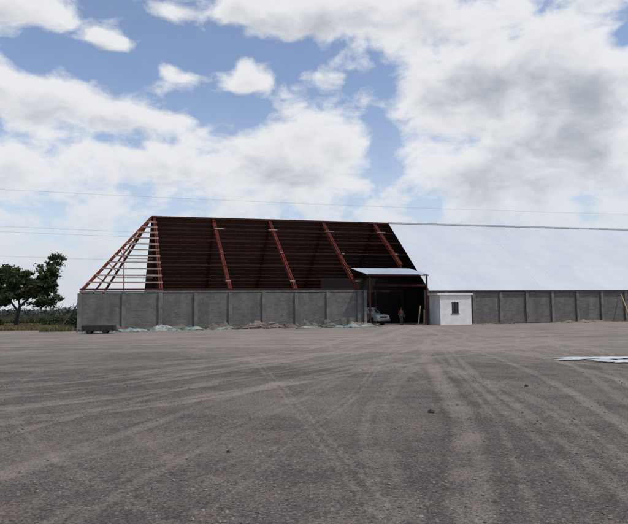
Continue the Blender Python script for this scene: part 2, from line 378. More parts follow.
part("pillar",M_CONC,lambda b:b.box(s_op1-.15,s_op1+.15,-.2,.25,-.1,3.55),bevel=.01)
part("ring_beam",M_CONC,lambda b:b.box(-.03,s_op0-.2,-.05,.25,3.34,3.5),bevel=.01)
part("ring_beam",M_CONC,lambda b:b.box(s_op1+.2,L,-.05,.25,3.34,3.5),bevel=.01)
part("ring_beam",M_CONC,lambda b:b.box(-.03,L,2*HW-.25,2*HW+.05,3.34,3.5),bevel=.01)
part("ring_beam",M_CONC,lambda b:b.box(-.03,.25,.26,2*HW-.26,3.34,3.5),bevel=.01)
def lattice(b,a,e,wd,dp,step,ch=.07):
    a=Vector(a); e=Vector(e); d=(e-a); Ln=d.length; d.normalize()
    x=Vector((1,0,0)); x=(x-d*x.dot(d)).normalized(); y=d.cross(x).normalized()
    if y.z>0: y=-y
    c=[(x*sx*wd/2+y*sy) for sx in (-1,1) for sy in (0,dp)]
    for q in c: b.beam(a+q,e+q,ch,ch)
    n=int(Ln/step)
    for i in range(n):
        p0=a+d*(Ln*i/n); p1=a+d*(Ln*(i+1)/n)
        for q0,q1 in ((c[0],c[2]),(c[3],c[1]),(c[0],c[1]),(c[2],c[3])):
            if i%2: q0,q1=q1,q0
            b.beam(p0+q0,p1+q1,ch*.55,ch*.55)
raf=[6.3+6.35*i for i in range(12) if 6.3+6.35*i<L-1]
LEAN=.65
for i,s in enumerate(raf):
    for side in (0,1):
        b=MB(); y0=0.05 if side==0 else 2*HW-.05; f0=0
        if side==0 and s_op0<s+.3<s_op1: f0=.335; y0=HW*f0
        lattice(b,(s+(LEAN*(1-f0) if side==0 else 0),y0,EZ+.02+(RZ-EZ)*f0),(s,HW,RZ-.02),.20,.34,.45,.075)
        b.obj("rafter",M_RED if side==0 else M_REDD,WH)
for y0 in (0.1,2*HW-.1):
    b=MB(); b.beam((0.15,y0,EZ),(HS,HW,RZ),.15,.24); b.obj("hip_rafter",M_RED,WH)
b=MB(); b.beam((0.1,HW,EZ),(HS,HW,RZ-.1),.12,.18); b.obj("hip_rafter",M_RED,WH)
b=MB(); b.beam((3.7,.05,EZ),(3.4,HW*.55,EZ+(RZ-EZ)*.55),.10,.14); b.obj("jack_rafter",M_RED,WH)
NP=12
for i in range(NP):
    f=i/NP; z=EZ+(RZ-EZ)*f+.06; yf=HW*f; xh=HS*f
    part("purlin",M_PURL,lambda b:b.beam((xh+.0,yf,z),(raf[0]+LEAN*(1-f)+.2,yf,z),.07,.15))
    if i%3==0: part("purlin",M_PURL,lambda b:b.beam((xh,2*HW-yf,z),(raf[0]+.2,2*HW-yf,z),.05,.08))
    if i%2==0: part("purlin",M_PURL,lambda b:b.beam((xh,yf+.05,z+.005),(xh,2*HW-yf-.05,z+.005),.05,.10))
for i in range(1,20):
    f=i/20; z=EZ+(RZ-EZ)*f; yf=HW*f
    part("purlin",M_PURD,lambda b:b.beam((raf[0],2*HW-yf,z-.10),(L,2*HW-yf,z-.10),.06,.10))
for f in (.13,.3,.48,.66,.82):
    z=EZ+(RZ-EZ)*f+.05; yf=HW*f; xe=s_op0-.3 if f<.33 else s_op1+1.5
    part("purlin",M_REDD,lambda b:b.beam((raf[0]+LEAN*(1-f)+.25,yf,z),(xe,yf,z),.04,.07))
M_GLINT=mat("purlin_glint",(0.5,0.45,0.43),(0.35,0.27,0.25),5,.6)  # shine of the purlins at the rafters, put into a pale colour
for s in raf[1:5]:
    for f,wd in ((.83,1.0),(.48,.3),(.10,.5)):
        if s>30 and f<.3: continue
        z=EZ+(RZ-EZ)*f+.1; yf=HW*f; a0=random.uniform(-.2,.4)+LEAN*(1-f)
        part("purlin",M_GLINT,lambda b:b.beam((s-wd*.5+a0,yf,z),(s+wd*.5+a0,yf,z),.04,.07))
part("eave_beam",M_REDD,lambda b:b.beam((0,0,EZ+.10),(s_op0-.1,0,EZ+.10),.08,.10))
part("ridge_beam",M_REDD,lambda b:b.beam((HS,HW,RZ+.02),(34,HW,RZ+.02),.35,.2))
def roofsheet(name,m_,x0,x1,side,rib=.5,ov=.3,skew=0,rh=.010):
    b=MB(); n=int((x1-x0)/rib)
    def P_(x,f,dz):
        y=-ov+(HW+ov)*f; z=EZ-ov*SL+(RZ-EZ+ov*SL)*f+.16+dz
        if side: y=2*HW-y
        return (x-(skew*(1-f) if x<x0+.01 else 0),y,z)
    xs_=[];hs=[]
    for i in range(n):
        xx_=x0+(x1-x0)*i/n; dx=(x1-x0)/n
        xs_+= [xx_,xx_+dx*.8,xx_+dx*.86,xx_+dx*.94]; hs+=[0,0,rh,rh]
    xs_.append(x1);hs.append(0)
    vs=[P_(x,0,h) for x,h in zip(xs_,hs)]+[P_(x,1,h) for x,h in zip(xs_,hs)]; k=len(xs_)
    b.add(vs,[(i,i+1,i+1+k,i+k) for i in range(k-1)])
    o=b.obj(name,m_,WH); so2=o.modifiers.new("t",'SOLIDIFY'); so2.thickness=.02; return o
roofsheet("roof_sheet",M_ROOF,33.5,L,0)
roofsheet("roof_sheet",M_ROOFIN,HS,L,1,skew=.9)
M_CAP=mat("grey_ridge_flashing",(0.30,0.32,0.34),(0.24,0.26,0.28),1,.6,bs=0)
def cap(b): b.add([(33.5,HW-.28,RZ-.01),(L,HW-.28,RZ-.01),(L,HW,RZ+.22),(33.5,HW,RZ+.22),(L,HW+.28,RZ-.01),(33.5,HW+.28,RZ-.01)],[(0,1,2,3),(3,2,4,5)])
part("ridge_cap",M_CAP,cap)
b=MB(); b.prism([(0,3.52),(HW,RZ),(2*HW,3.52)],L-.25,L-.1); b.obj("gable",M_BLOCK,WH)
M_CANOP=sheetmat("pale_canopy_sheet",(0.52,0.59,0.66),(0.42,0.48,0.54),.45)
cs0,cs1=26.3,32.9
def canopy(b):
    n=28; xs_=[];hs=[]
    for i in range(n):
        x=cs0+(cs1-cs0)*i/n; dx=(cs1-cs0)/n; xs_+=[x,x+dx*.6,x+dx*.7,x+dx*.9]; hs+=[0,0,.02,.02]
    xs_.append(cs1);hs.append(0); k=len(xs_)
    vs=[(x,-1.5,5.03+h) for x,h in zip(xs_,hs)]+[(x,3.3,5.95+h) for x,h in zip(xs_,hs)]
    b.add(vs,[(i,i+1,i+1+k,i+k) for i in range(k-1)])
o=part("canopy_sheet",M_CANOP,canopy); q=o.modifiers.new("t",'SOLIDIFY'); q.thickness=.015; q.offset=-1
def cframe(b):
    b.beam((cs0,-1.48,4.93),(cs1,-1.48,4.93),.08,.12); b.beam((cs0,3.2,5.80),(cs1,3.2,5.80),.1,.12)
    for x in np.linspace(cs0+.1,cs1-.1,4): b.beam((x,-1.42,4.94),(x,3.2,5.80),.07,.10)
part("canopy_frame",M_REDD,cframe)
for x in (cs0+.35,cs1-.2):
    part("canopy_post",M_REDD,lambda b:b.box(x-.07,x+.07,-1.46,-1.32,-.05,4.86))
M_DARK=mat("entrance_shade_sheet",(0.014,0.011,0.010),(0.009,0.008,0.0075),2,.9,bs=0)  # near-black colour stands in for the shade inside the entrance
part("lintel",M_REDD,lambda b:b.beam((s_op0+.1,.0,4.0),(s_op1-.1,0,4.0),.12,.18))
for y in (6.0,12.0):
    def bay(b):
        for x in (s_op0+.1,30.0,s_op1-.1): b.box(x-.08,x+.08,y-.08,y+.08,-.05,3.5)
        b.beam((s_op0,y,3.6),(s_op1,y,3.6),.12,.2)
    part("inner_frame",M_REDD,bay)
part("shade_partition",M_DARK,lambda b:b.box(s_op0-2,s_op1+6,9.0,9.08,-.05,5.2))  # dark panels carrying the entrance shade in their colour
part("shade_partition",M_DARK,lambda b:b.box(s_op0-.08,s_op0-.02,.3,8.9,-.05,3.3))

# ---------------------------------------------------------------- white hut
HT=empty("guard_hut",W(33.5,-2.6),AR); tag(HT,"small white flat-roofed guard hut with one window beside the entrance","hut")
hx,hd,hh=3.4,2.38,2.95
def hpart(name,m_,fn,**k):
    b=MB(); fn(b); return b.obj(name,m_,HT,**k)
wx0,wx1,wz0,wz1=1.25,2.0,1.1,2.2
def hw(b):
    b.box(0,wx0,0,.15,-.1,hh); b.box(wx1,hx,0,.15,-.1,hh); b.box(wx0,wx1,0,.15,-.1,wz0); b.box(wx0,wx1,0,.15,wz1,hh)
    b.box(0,.15,.15,hd,-.1,hh); b.box(hx-.15,hx,.15,hd,-.1,hh); b.box(.15,hx-.15,hd-.15,hd,-.1,hh)
hpart("wall",M_WHITE,hw)
hpart("roof",M_WHITE,lambda b:b.box(-.35,hx+.12,-.2,hd+.02,hh+.003,hh+.16),bevel=.015)
M_BLK=mat("black_metal",(0.02,0.02,0.022),(0.03,0.028,0.025),6,.6)
M_GLASS=mat("dark_glass",(0.015,0.018,0.02),(0.02,0.022,0.025),3,.08,spec=.8,bs=0)
wn=empty("window",(0,0,0),0,HT)
b=MB()
for q in ((wx0,wx0+.05,wz0,wz1),(wx1-.05,wx1,wz0,wz1),(wx0+.05,wx1-.05,wz0,wz0+.05),(wx0+.05,wx1-.05,wz1-.05,wz1),((wx0+wx1)/2-.02,(wx0+wx1)/2+.02,wz0+.05,wz1-.05)): b.box(q[0],q[1],.04,.09,q[2],q[3])
b.obj("frame",M_BLK,wn)
b=MB(); b.box(wx0+.05,wx1-.05,.10,.11,wz0+.05,wz1-.05); b.obj("pane",M_GLASS,wn)
b=MB(); b.box(wx0-.08,wx1+.08,-.06,.036,wz0-.07,wz0-.003); b.obj("sill",M_CONC,wn)

# ---------------------------------------------------------------- pickup
M_TRUCK=mat("pale_vehicle_paint",(0.42,0.45,0.47),(0.32,0.34,0.36),2,.4,spec=.5,bs=.02)
M_TYRE=mat("tyre_rubber",(0.03,0.03,0.03),(0.045,0.04,0.038),9,.9)
M_CHR=mat("dull_chrome",(0.35,0.35,0.35),(0.25,0.25,0.25),5,.35,metal=.8)
M_LAMP=mat("lamp_glass",(0.5,0.5,0.48),(0.4,0.4,0.4),5,.2,spec=.7)
PK=empty("pickup_truck",W(28.75,0.5),AR+R(24)); tag(PK,"pale grey pickup truck parked nose-out in the warehouse entrance","pickup truck")
def pp(name,m_,fn,**k):
    par=k.pop('par',PK); b=MB(); fn(b); return b.obj(name,m_,par,**k)
def arch(cy,r,z0,n=8): return [(cy-r*math.cos(math.pi*i/n),z0+r*math.sin(math.pi*i/n)) for i in range(n+1)]
prof=[(0.0,.42),(-.03,.75),(.08,1.0),(.35,1.06),(1.25,1.14),(5.1,1.14),(5.15,.5)]+arch(4.1,.42,.42)[::-1]+arch(.95,.42,.42)[::-1]
pp("body",M_TRUCK,lambda b:b.prism(prof,-.88,.88),bevel=.05)
def cab(b):
    b.add([(-.82,1.2,1.13),(.82,1.2,1.13),(.82,3.1,1.13),(-.82,3.1,1.13),(-.64,1.85,1.78),(.64,1.85,1.78),(.64,2.95,1.78),(-.64,2.95,1.78)],
      [(0,3,2,1),(4,5,6,7),(0,1,5,4),(1,2,6,5),(2,3,7,6),(3,0,4,7)])
pp("cab",M_TRUCK,cab,bevel=.05)
pp("windscreen",M_GLASS,lambda b:b.add([(-.70,1.255,1.2),(.70,1.255,1.2),(.58,1.78,1.71),(-.58,1.78,1.71)],[(0,1,2,3)]))
for sx in (-1,1):
    pp("side_window",M_GLASS,lambda b:b.add([(sx*.815,1.55,1.2),(sx*.815,2.95,1.2),(sx*.672,2.85,1.7),(sx*.672,1.95,1.7)],[(0,1,2,3)]))
    pp("headlight",M_LAMP,lambda b:b.box(sx*.68-.14,sx*.68+.14,-.045,.03,.72,.9),bevel=.02)
    pp("mirror",M_BLK,lambda b:b.box(sx*.98-.1,sx*.98+.1,1.5,1.58,1.18,1.38),bevel=.02)
    for cy in (.95,4.1):
        wh=empty("wheel",(sx*.78,cy,.36),0,PK)
        pp("tyre",M_TYRE,lambda b:b.tube([(-.11,0,0),(-.09,0,0),(.09,0,0),(.11,0,0)],[.3,.36,.36,.3],20),par=wh)
        pp("rim",M_CHR,lambda b:b.tube([(sx*.112,0,0),(sx*.125,0,0)],[.2,.15],16),par=wh)
pp("grille",M_BLK,lambda b:b.box(-.48,.48,-.05,.02,.72,.9),bevel=.01)
pp("bumper",M_CHR,lambda b:b.box(-.9,.9,-.14,-.03,.42,.6),bevel=.03)
pp("cargo_bed",M_BLK,lambda b:b.box(-.75,.75,3.2,5.0,1.142,1.15))

# ---------------------------------------------------------------- person
def skinfig(name,verts,edges,rad,m_,par,root=0,sub=2):
    me=bpy.data.meshes.new(name); bm=bmesh.new(); sk=bm.verts.layers.skin.verify()
    bv=[]
    for i,(q,r) in enumerate(zip(verts,rad)):
        v=bm.verts.new(q); v[sk].radius=r if isinstance(r,tuple) else (r,r); v[sk].use_root=(i==root); bv.append(v)
    for a,b_ in edges: bm.edges.new((bv[a],bv[b_]))
    bm.to_mesh(me); bm.free(); me.materials.append(m_)
    o=bpy.data.objects.new(name,me); link(o,par)
    sm_=o.modifiers.new("skin",'SKIN'); sm_.use_smooth_shade=True
    ss=o.modifiers.new("sub",'SUBSURF'); ss.levels=sub; ss.render_levels=sub
    return o
def person(loc,rz,shirt,trous,label):
    E=empty("person",loc,rz); tag(E,label,"person")
    V=[];Ed=[];Rd=[]
    def v(p,r,prev=None):
        V.append(p);Rd.append(r)
        if prev is not None: Ed.append((prev,len(V)-1))
        return len(V)-1
    pel=v((0,0,.95),(.14,.10)); wa=v((0,0,1.1),(.125,.09),pel); chh=v((0,0,1.3),(.15,.105),wa); ne=v((0,.01,1.46),.055,chh)
    hd1=v((0,-.01,1.55),(.07,.085),ne); hd2=v((0,-.01,1.64),(.072,.09),hd1); v((0,0,1.71),(.05,.06),hd2)
    for sx in (-1,1):
        sh=v((sx*.19,.01,1.38),.055,chh); elb=v((sx*.27,.03,1.1),.042,sh); wr=v((sx*.25,-.10,.88),.028,elb)
        pm=v((sx*.245,-.125,.81),(.02,.038),wr)
        for k in range(4):
            y=-.155+.022*k; f1=v((sx*.245,y,.755),.009,pm); v((sx*(.235),y-.004,.715+.008*abs(k-1)),.008,f1)
        th=v((sx*.23,-.165,.80),.010,pm); v((sx*.222,-.18,.765),.009,th)
        hp=v((sx*.09,0,.88),.085,pel); kn=v((sx*.11,-.02+.05*sx,.5),.058,hp); an=v((sx*.12,.02+.09*sx,.09),.038,kn); v((sx*.13,-.14+.09*sx,.04),.036,an)
    MS=mat("skin_brown",(0.20,0.11,0.07),(0.16,0.09,0.06),8,.6)
    skinfig("body",V,Ed,Rd,MS,E)
    V.clear();Ed.clear();Rd.clear()
    a=v((0,0,.97),(.155,.118)); b_=v((0,0,1.12),(.145,.108),a); c_=v((0,0,1.31),(.168,.122),b_); v((0,.01,1.41),(.09,.08),c_)
    for sx in (-1,1): q=v((sx*.19,.01,1.39),.07,c_); v((sx*.25,.025,1.17),.062,q)
    skinfig("shirt",V,Ed,Rd,mat("cloth_shirt",shirt,None,7),E)
    V.clear();Ed.clear();Rd.clear()
    a=v((0,0,.98),(.15,.112)); 
    for sx in (-1,1): hp=v((sx*.09,0,.87),.10,a); kn=v((sx*.11,-.02+.05*sx,.5),.075,hp); v((sx*.12,.02+.09*sx,.12),.058,kn)
    skinfig("trousers",V,Ed,Rd,mat("cloth_trousers",trous,None,7),E)
    b=MB(); b.tube([(0,-.01,1.645),(0,-.01,1.69),(0,0,1.73),(0,0,1.745)],[.098,.096,.07,.02],14); b.box(-.06,.06,-.19,-.08,1.65,1.662); b.obj("cap",mat("cap_cloth",(0.10,0.03,0.025),None,7),E,smooth=True)
    b=MB(); b.tube([(0,-.103,1.60),(0,-.125,1.575),(0,-.10,1.565)],[.008,.014,.008],8); b.obj("nose",MS,E,smooth=True)
    for sx in (-1,1):
        b=MB(); b.tube([(sx*.03,-.098,1.605),(sx*.03,-.104,1.605)],[.011,.008],8); b.obj("eye",M_BLK,E)
        b=MB(); b.tube([(sx*.13,-.24+.09*sx,.03),(sx*.13,-.18+.09*sx,.045),(sx*.125,-.02+.09*sx,.06),(sx*.12,.06+.09*sx,.04)],[.03,.042,.05,.035],10); b.obj("shoe",M_BLK,E,smooth=True)
    return E
person(W(30.6,.3),R(20),(0.17,0.045,0.035),(0.06,0.06,0.068),"person in dull red shirt and dark trousers standing at the entrance")

# ---------------------------------------------------------------- debris along the wall
M_DIRT=mat("heaped_earth",(0.18,0.15,0.12),(0.10,0.082,0.066),2.2,.95,bs=.6,bd=.05)
M_SAND=mat("pale_sand",(0.235,0.205,0.17),(0.165,0.14,0.115),2.2,.95,bs=.5,bd=.04)
M_RUB=mat("grey_rubble",(0.20,0.19,0.175),(0.10,0.095,0.088),5,.95,bs=.8,bd=.05)
def mound(s,n,rx,ry,h,m_,label,seed,cat="earth heap",name="earth_heap",rough=.35):
    N=48; b=MB(); vs=[]
    for j in range(N+1):
        for i in range(N+1):
            u=i/N*2-1; v_=j/N*2-1; r=math.hypot(u,v_); k=max(0,1-r**1.6)
            q=Vector((u*rx*1.3+seed,v_*ry*1.3,seed*.7)); f=.65+.8*mnoise.noise(q)+rough*mnoise.noise(q*3)+.3*rough*mnoise.noise(q*9)
            ed=1+.2*mnoise.noise(Vector((u*2,v_*2,seed+5)))
            vs.append((u*rx*ed,v_*ry*ed,h*k*f-.06))
    b.add(vs,[(j*(N+1)+i,j*(N+1)+i+1,(j+1)*(N+1)+i+1,(j+1)*(N+1)+i) for j in range(N) for i in range(N)])
    o=b.obj(name,m_,smooth=True); o.location=W(s,n); o.rotation_euler=(0,0,AR+random.uniform(-.08,.08)); tag(o,label,cat); return o
for q in [(2.6,-1.7,2.6,1.1,.6,M_DIRT,"low brown earth heap against the block wall",1),
          (7.6,-1.6,2.6,1.1,.65,M_RUB,"grey rubble heap at the foot of the wall",2),
          (12.2,-1.8,2.3,1.0,.7,M_DIRT,"brown earth heap at the foot of the wall",3),
          (16.0,-2.0,2.2,1.1,.85,M_SAND,"pale sandy heap in front of the wall",4),
          (19.0,-2.6,1.8,1.0,.95,M_DIRT,"brown soil heap with clods by the wall",5),
          (21.8,-1.8,1.9,1.1,.75,M_RUB,"grey rubble heap below the wall pillars",6),
          (25.0,-2.3,2.2,1.0,.55,M_SAND,"low pale sand heap near the entrance",7),
          (43.0,-1.5,4.6,1.2,.26,M_DIRT,"long low bank of brown soil along the wall",8),
          (51.0,-1.5,5.0,1.3,.30,M_SAND,"long low bank of pale sand along the wall",9),
          (60.0,-1.5,5.0,1.2,.25,M_DIRT,"low bank of brown soil along the wall",10)]:
    mound(*q)
def tarp(s,n,rx,ry,h,m_,label,seed):
    N=56; b=MB(); vs=[]
    for j in range(N+1):
        for i in range(N+1):
            u=i/N*2-1; v_=j/N*2-1; q=Vector((u*rx*1.1+seed,v_*ry*1.6,seed))
            f=.45+.7*mnoise.noise(q)+.35*abs(mnoise.noise(q*2.3))+.16*abs(mnoise.noise(q*6)); e=max(0,1-max(abs(u),abs(v_))**3)
            vs.append((u*rx*(1+.4*mnoise.noise(Vector((v_*2.5,seed,u)))),v_*ry*(1+.4*mnoise.noise(Vector((u*2.5,seed,4)))),.02+h*f*e))
    b.add(vs,[(j*(N+1)+i,j*(N+1)+i+1,(j+1)*(N+1)+i+1,(j+1)*(N+1)+i) for j in range(N) for i in range(N)])
    o=b.obj("tarpaulin",m_,smooth=True); o.location=W(s,n); o.rotation_euler=(0,0,AR+random.uniform(-.2,.2)); tag(o,label,"tarpaulin"); return o
M_TEAL=mat("teal_plastic",(0.10,0.19,0.18),(0.30,0.35,0.33),2.2,.5,bs=.25)
M_WPL=mat("white_plastic",(0.33,0.35,0.33),(0.11,0.14,0.13),2.6,.5,bs=.25)
tarp(4.6,-5.0,1.2,.6,.42,M_TEAL,"crumpled pale teal plastic tarpaulin on the gravel",1)
tarp(7.2,-4.6,1.1,.6,.52,M_WPL,"crumpled dirty white plastic sheet on the gravel",2)
tarp(9.6,-3.6,.8,.5,.4,M_TEAL,"crumpled pale teal tarpaulin beside rubble",3)
tarp(12.4,-3.4,.8,.5,.32,M_WPL,"torn dirty white plastic sheet lying by the wall",4)
tarp(19.8,-4.3,1.1,.5,.2,M_WPL,"flat dirty white plastic sheet beside earth heaps",5)
tarp(23.6,-4.0,1.3,.6,.3,M_TEAL,"crumpled pale teal plastic sheet near the entrance",6)
tarp(25.4,-4.1,.8,.5,.26,M_WPL,"crumpled dirty white plastic sheet near the entrance",8)
n_=2400; ss=np.random.rand(n_)*27; nn=-.4-np.abs(np.random.randn(n_))*1.9; wx=P0[0]+math.cos(AR)*ss-math.sin(AR)*nn; wy=P0[1]+math.sin(AR)*ss+math.cos(AR)*nn
sz=np.random.rand(n_)**3*.14+.03
stones(n_,wx,wy,sz,sz*.3+np.clip(.3+nn*.08,0,.35)*np.random.rand(n_),"rubble_strip",M_RUB,"broken blocks and clods strewn along the wall","rubble")
n_=500; ss=36+np.random.rand(n_)*38; nn=-.4-np.abs(np.random.randn(n_))*1.4; wx=P0[0]+math.cos(AR)*ss-math.sin(AR)*nn; wy=P0[1]+math.sin(AR)*ss+math.cos(AR)*nn
sz=np.random.rand(n_)**3*.09+.03
stones(n_,wx,wy,sz,sz*.3,"rubble_strip",M_DIRT,"clods of earth strewn along the wall","rubble")
M_WOOD=mat("weathered_timber",(0.24,0.185,0.13),(0.14,0.105,0.085),4,.85,bs=.3)
M_WOODY=mat("new_yellow_timber",(0.42,0.30,0.16),(0.30,0.22,0.12),4,.8,bs=.3)
M_WOODD=mat("dark_timber",(0.055,0.045,0.04),(0.09,0.075,0.065),4,.85,bs=.3)
def plank(a,b2,w_,h_,m_,label,group="loose planks"):
    a=Vector(a);b2=Vector(b2); mid=a
    b=MB(); b.beam(a-mid,b2-mid,w_,h_); o=b.obj("plank",m_,bevel=.008); o.location=mid; tag(o,label,"plank",group); return o
for (s0,n0,z0,s1,n1,z1,m_,lb) in [
  (13.4,-3.2,.15,16.8,-3.5,.12,M_WOOD,"weathered timber plank lying on the gravel"),
  (13.8,-3.0,.2,17.3,-3.1,.5,M_WOOD,"weathered timber plank propped on an earth heap"),
  (15.0,-3.6,.12,18.0,-3.0,.62,M_WOODD,"dark plank propped on an earth heap"),
  (20.4,-3.3,.1,23.6,-3.2,.16,M_WOODD,"dark plank lying by the wall"),
  (21.0,-3.0,.15,23.2,-2.7,.7,M_WOODD,"dark timber plank propped on rubble"),
  (31.9,-.9,.0,32.5,-.25,1.9,M_WOODY,"yellow plank leaning beside the entrance"),
  (32.5,-1.0,.0,32.9,-.25,1.5,M_WOODY,"yellow plank leaning beside the entrance"),
  (31.6,-1.1,.06,33.2,-1.0,.06,M_WOODY,"yellow plank lying beside the entrance"),
  (-1.7,-.3,.0,-.05,.5,2.6,M_WOODD,"dark pole leaning on the wall corner"),
  (-1.4,1.2,.0,-.05,1.5,3.1,M_WOODD,"dark pole leaning on the wall corner"),
  (-2.0,.6,.0,-.05,.9,2.2,M_WOODD,"dark pole leaning on the wall corner"),
  (38.5,-4.0,.08,43.5,-4.3,.08,M_WOODD,"long dark plank lying on the gravel"),
  (40.5,-4.3,.15,45.0,-4.1,.14,M_WOODD,"long dark plank lying on the gravel"),
  (56.9,-1.6,.0,57.0,-.2,3.0,M_WOODY,"yellow pole leaning on the block wall")]:
    plank(W(s0,n0,z0),W(s1,n1,z1),.13,.06,m_,lb)
TR=empty("flatbed_trailer",(-16.3,45.6,0),R(10)); tag(TR,"low black steel trailer standing on the gravel by the wall","trailer")
def tp(name,m_,fn,par=TR,**k): b=MB(); fn(b); return b.obj(name,m_,par,**k)
tp("bed",M_BLK,lambda b:b.box(-1.15,1.15,-.6,.6,.22,.32),bevel=.01)
def panels(b):
    b.box(-1.15,1.15,-.6,-.56,.32,.62); b.box(-1.15,1.15,.56,.6,.32,.62); b.box(-1.15,-1.11,-.56,.56,.32,.62); b.box(1.11,1.15,-.56,.56,.32,.62)
    for x in np.linspace(-1.1,1.1,6): b.box(x-.03,x+.03,-.63,-.602,.2,.64)
tp("side_panel",M_BLK,panels)
tp("drawbar",M_BLK,lambda b:(b.beam((1.1,-.3,.24),(1.6,0,.14),.06,.06),b.beam((1.1,.3,.24),(1.6,0,.14),.06,.06)))
for x in (-.65,.5):
    for y in (-.5,.5):
        wh=empty("wheel",(x,y,.17),0,TR)
        tp("tyre",M_TYRE,lambda b:b.tube([(0,-.08,0),(0,-.06,0),(0,.06,0),(0,.08,0)],[.14,.18,.18,.14],18),par=wh)
        tp("rim",M_BLK,lambda b:b.tube([(0,-.095,0),(0,-.082,0)],[.05,.08],14),par=wh)
for i,(s,n,z,r) in enumerate([(2.2,-2.4,0,.1),(2.95,-2.5,0,-.1),(2.5,-2.45,.16,.2),(13.2,-4.2,0,.4),(14.0,-4.3,0,-.2)]):
    b=MB(); N=10; vs=[]
    for sg in (1,-1):
        for j in range(N+1):
            for k in range(N+1):
                u=j/N*2-1;v_=k/N*2-1; vs.append((u*.33,v_*.2,.085+sg*.085*(1-u**4)*(1-v_**4)))
    fs=[]
    for o_ in (0,(N+1)**2):
        fs+=[(o_+j*(N+1)+k,o_+(j+1)*(N+1)+k,o_+(j+1)*(N+1)+k+1,o_+j*(N+1)+k+1) for j in range(N) for k in range(N)]
    b.add(vs,fs); o=b.obj("cement_bag",M_RUB,smooth=True); o.location=W(s,n,z); o.rotation_euler=(0,0,AR+r); tag(o,"full grey cement bag lying by the wall","cement bag","cement bags")

# ---------------------------------------------------------------- puddle
m,t,p=newmat("puddle_water"); p.inputs['Base Color'].default_value=(0.30,0.29,0.27,1); p.inputs['Roughness'].default_value=.04; p.inputs['Specular IOR Level'].default_value=.9
p.inputs['Coat Weight'].default_value=1.0; p.inputs['Coat Roughness'].default_value=.03; p.inputs['Coat IOR'].default_value=1.8
def puddle(cx,cy,rx,ry,seed,name="puddle_water"):
    b=MB(); n=140; z=.030+.002*seed; vs=[(cx,cy,z)]
    for i in range(n):
        a=2*math.pi*i/n; k=1+.5*mnoise.noise(Vector((math.cos(a)*1.8+seed,math.sin(a)*1.8,0)))+.4*mnoise.noise(Vector((math.cos(a)*7+seed,math.sin(a)*7,3)))+.2*mnoise.noise(Vector((math.cos(a)*19+seed,math.sin(a)*19,3)))
        vs.append((cx+rx*k*math.cos(a),cy+ry*k*math.sin(a),z))
    b.add(vs,[(0,i+1,(i+1)%n+1) for i in range(n)])
    o=b.obj(name,m); tag(o,"shallow bright puddle on the gravel","puddle",kind="structure")
puddle(8.9,18.75,1.5,.35,1); puddle(9.3,17.6,1.0,.45,2); puddle(11.2,18.2,1.5,.7,3); puddle(7.7,18.3,.4,.14,5); puddle(10.0,16.7,.6,.3,6); puddle(8.5,18.1,.3,.14,7)

# ---------------------------------------------------------------- vegetation
def leafmesh(pts,size,name,m_,par=None,up=.3,aspect=1.7):
    n=len(pts); pts=np.array(pts); 
    a=np.random.randn(n,3); a/=np.linalg.norm(a,axis=1)[:,None]; c_=np.random.randn(n,3); c_[:,2]*=.5
    b_=np.cross(a,c_); b_/=np.linalg.norm(b_,axis=1)[:,None]
    s_=(size*(.5+np.random.rand(n)))[:,None]
    V=np.stack([pts-a*s_*aspect,pts-b_*s_*.6,pts+a*s_*aspect,pts+b_*s_*.6],1).reshape(-1,3)
    me=bpy.data.meshes.new(name); me.from_pydata(V.tolist(),[],(np.arange(n*4).reshape(-1,4)).tolist()); me.materials.append(m_)
    o=bpy.data.objects.new(name,me); link(o,par); return o
def leafmat(name,c1,c2,scale=.9):
    m,t,p=newmat(name); pos=t.n('ShaderNodeNewGeometry').outputs['Position']
    c=t.mix(t.mr(t.noise(pos,scale,4,.6),.35,.65),c1,c2); c=t.mix(.6,c,t.mix(t.noise(pos,12,2,.5),(.4,.4,.4),(1.3,1.3,1.3)),'MULTIPLY')
    t.nt.links.new(c,p.inputs['Base Color']); p.inputs['Roughness'].default_value=.65; p.inputs['Specular IOR Level'].default_value=.15; return m
M_LEAF=leafmat("dark_foliage",(0.034,0.056,0.022),(0.064,0.085,0.034))
M_BARK=mat("bark",(0.06,0.048,0.04),(0.035,0.028,0.025),8,.95,bs=.6)
def tree(loc,clumps,limbs,nleaf,label,size=.10):
    T=empty("tree",loc); tag(T,label,"tree")
    b=MB()
    for pts,rs in limbs: b.tube(pts,rs,8)
    b.obj("trunk",M_BARK,T,smooth=True)
    pts=[]; tot=sum(c[3]*c[4]*c[5] for c in clumps)
    for (x,y,z,rx,ry,rz) in clumps:
        n=int(nleaf*(rx*ry*rz)/tot); k=max(4,n//60)
        for i in range(k):
            d=Vector((random.gauss(0,1),random.gauss(0,1),random.gauss(0,1))).normalized()*(random.random()**.4)
            cx,cy,cz=x+d.x*rx,y+d.y*ry,z+d.z*rz; r=random.uniform(.18,.42)
            for j in range(60):
                pts.append((cx+random.gauss(0,r*.6),cy+random.gauss(0,r*.6),cz+random.gauss(0,r*.38)))
    leafmesh(pts,size,"crown",M_LEAF,T)
    return T
cl=[(3.3,0,5.7,1.2,1.2,1.3),(3.9,.2,7.1,.9,.8,.7),(2.8,0,4.4,1.4,1.3,1.0),(3.7,-.3,3.2,1.0,.9,.8),(1.5,.3,3.8,1.2,1.2,.8),
    (0,0,5.1,1.6,1.5,1.1),(-1.3,.3,5.9,1.4,1.4,.7),(.8,-.2,5.3,1.0,1,.8),(-.6,0,3.7,1.5,1.3,.9),(-2.6,0,4.6,1.7,1.5,1.4),(2.5,.1,2.6,1.1,1.1,.5),(-2.0,0,2.9,1.5,1.3,.6)]
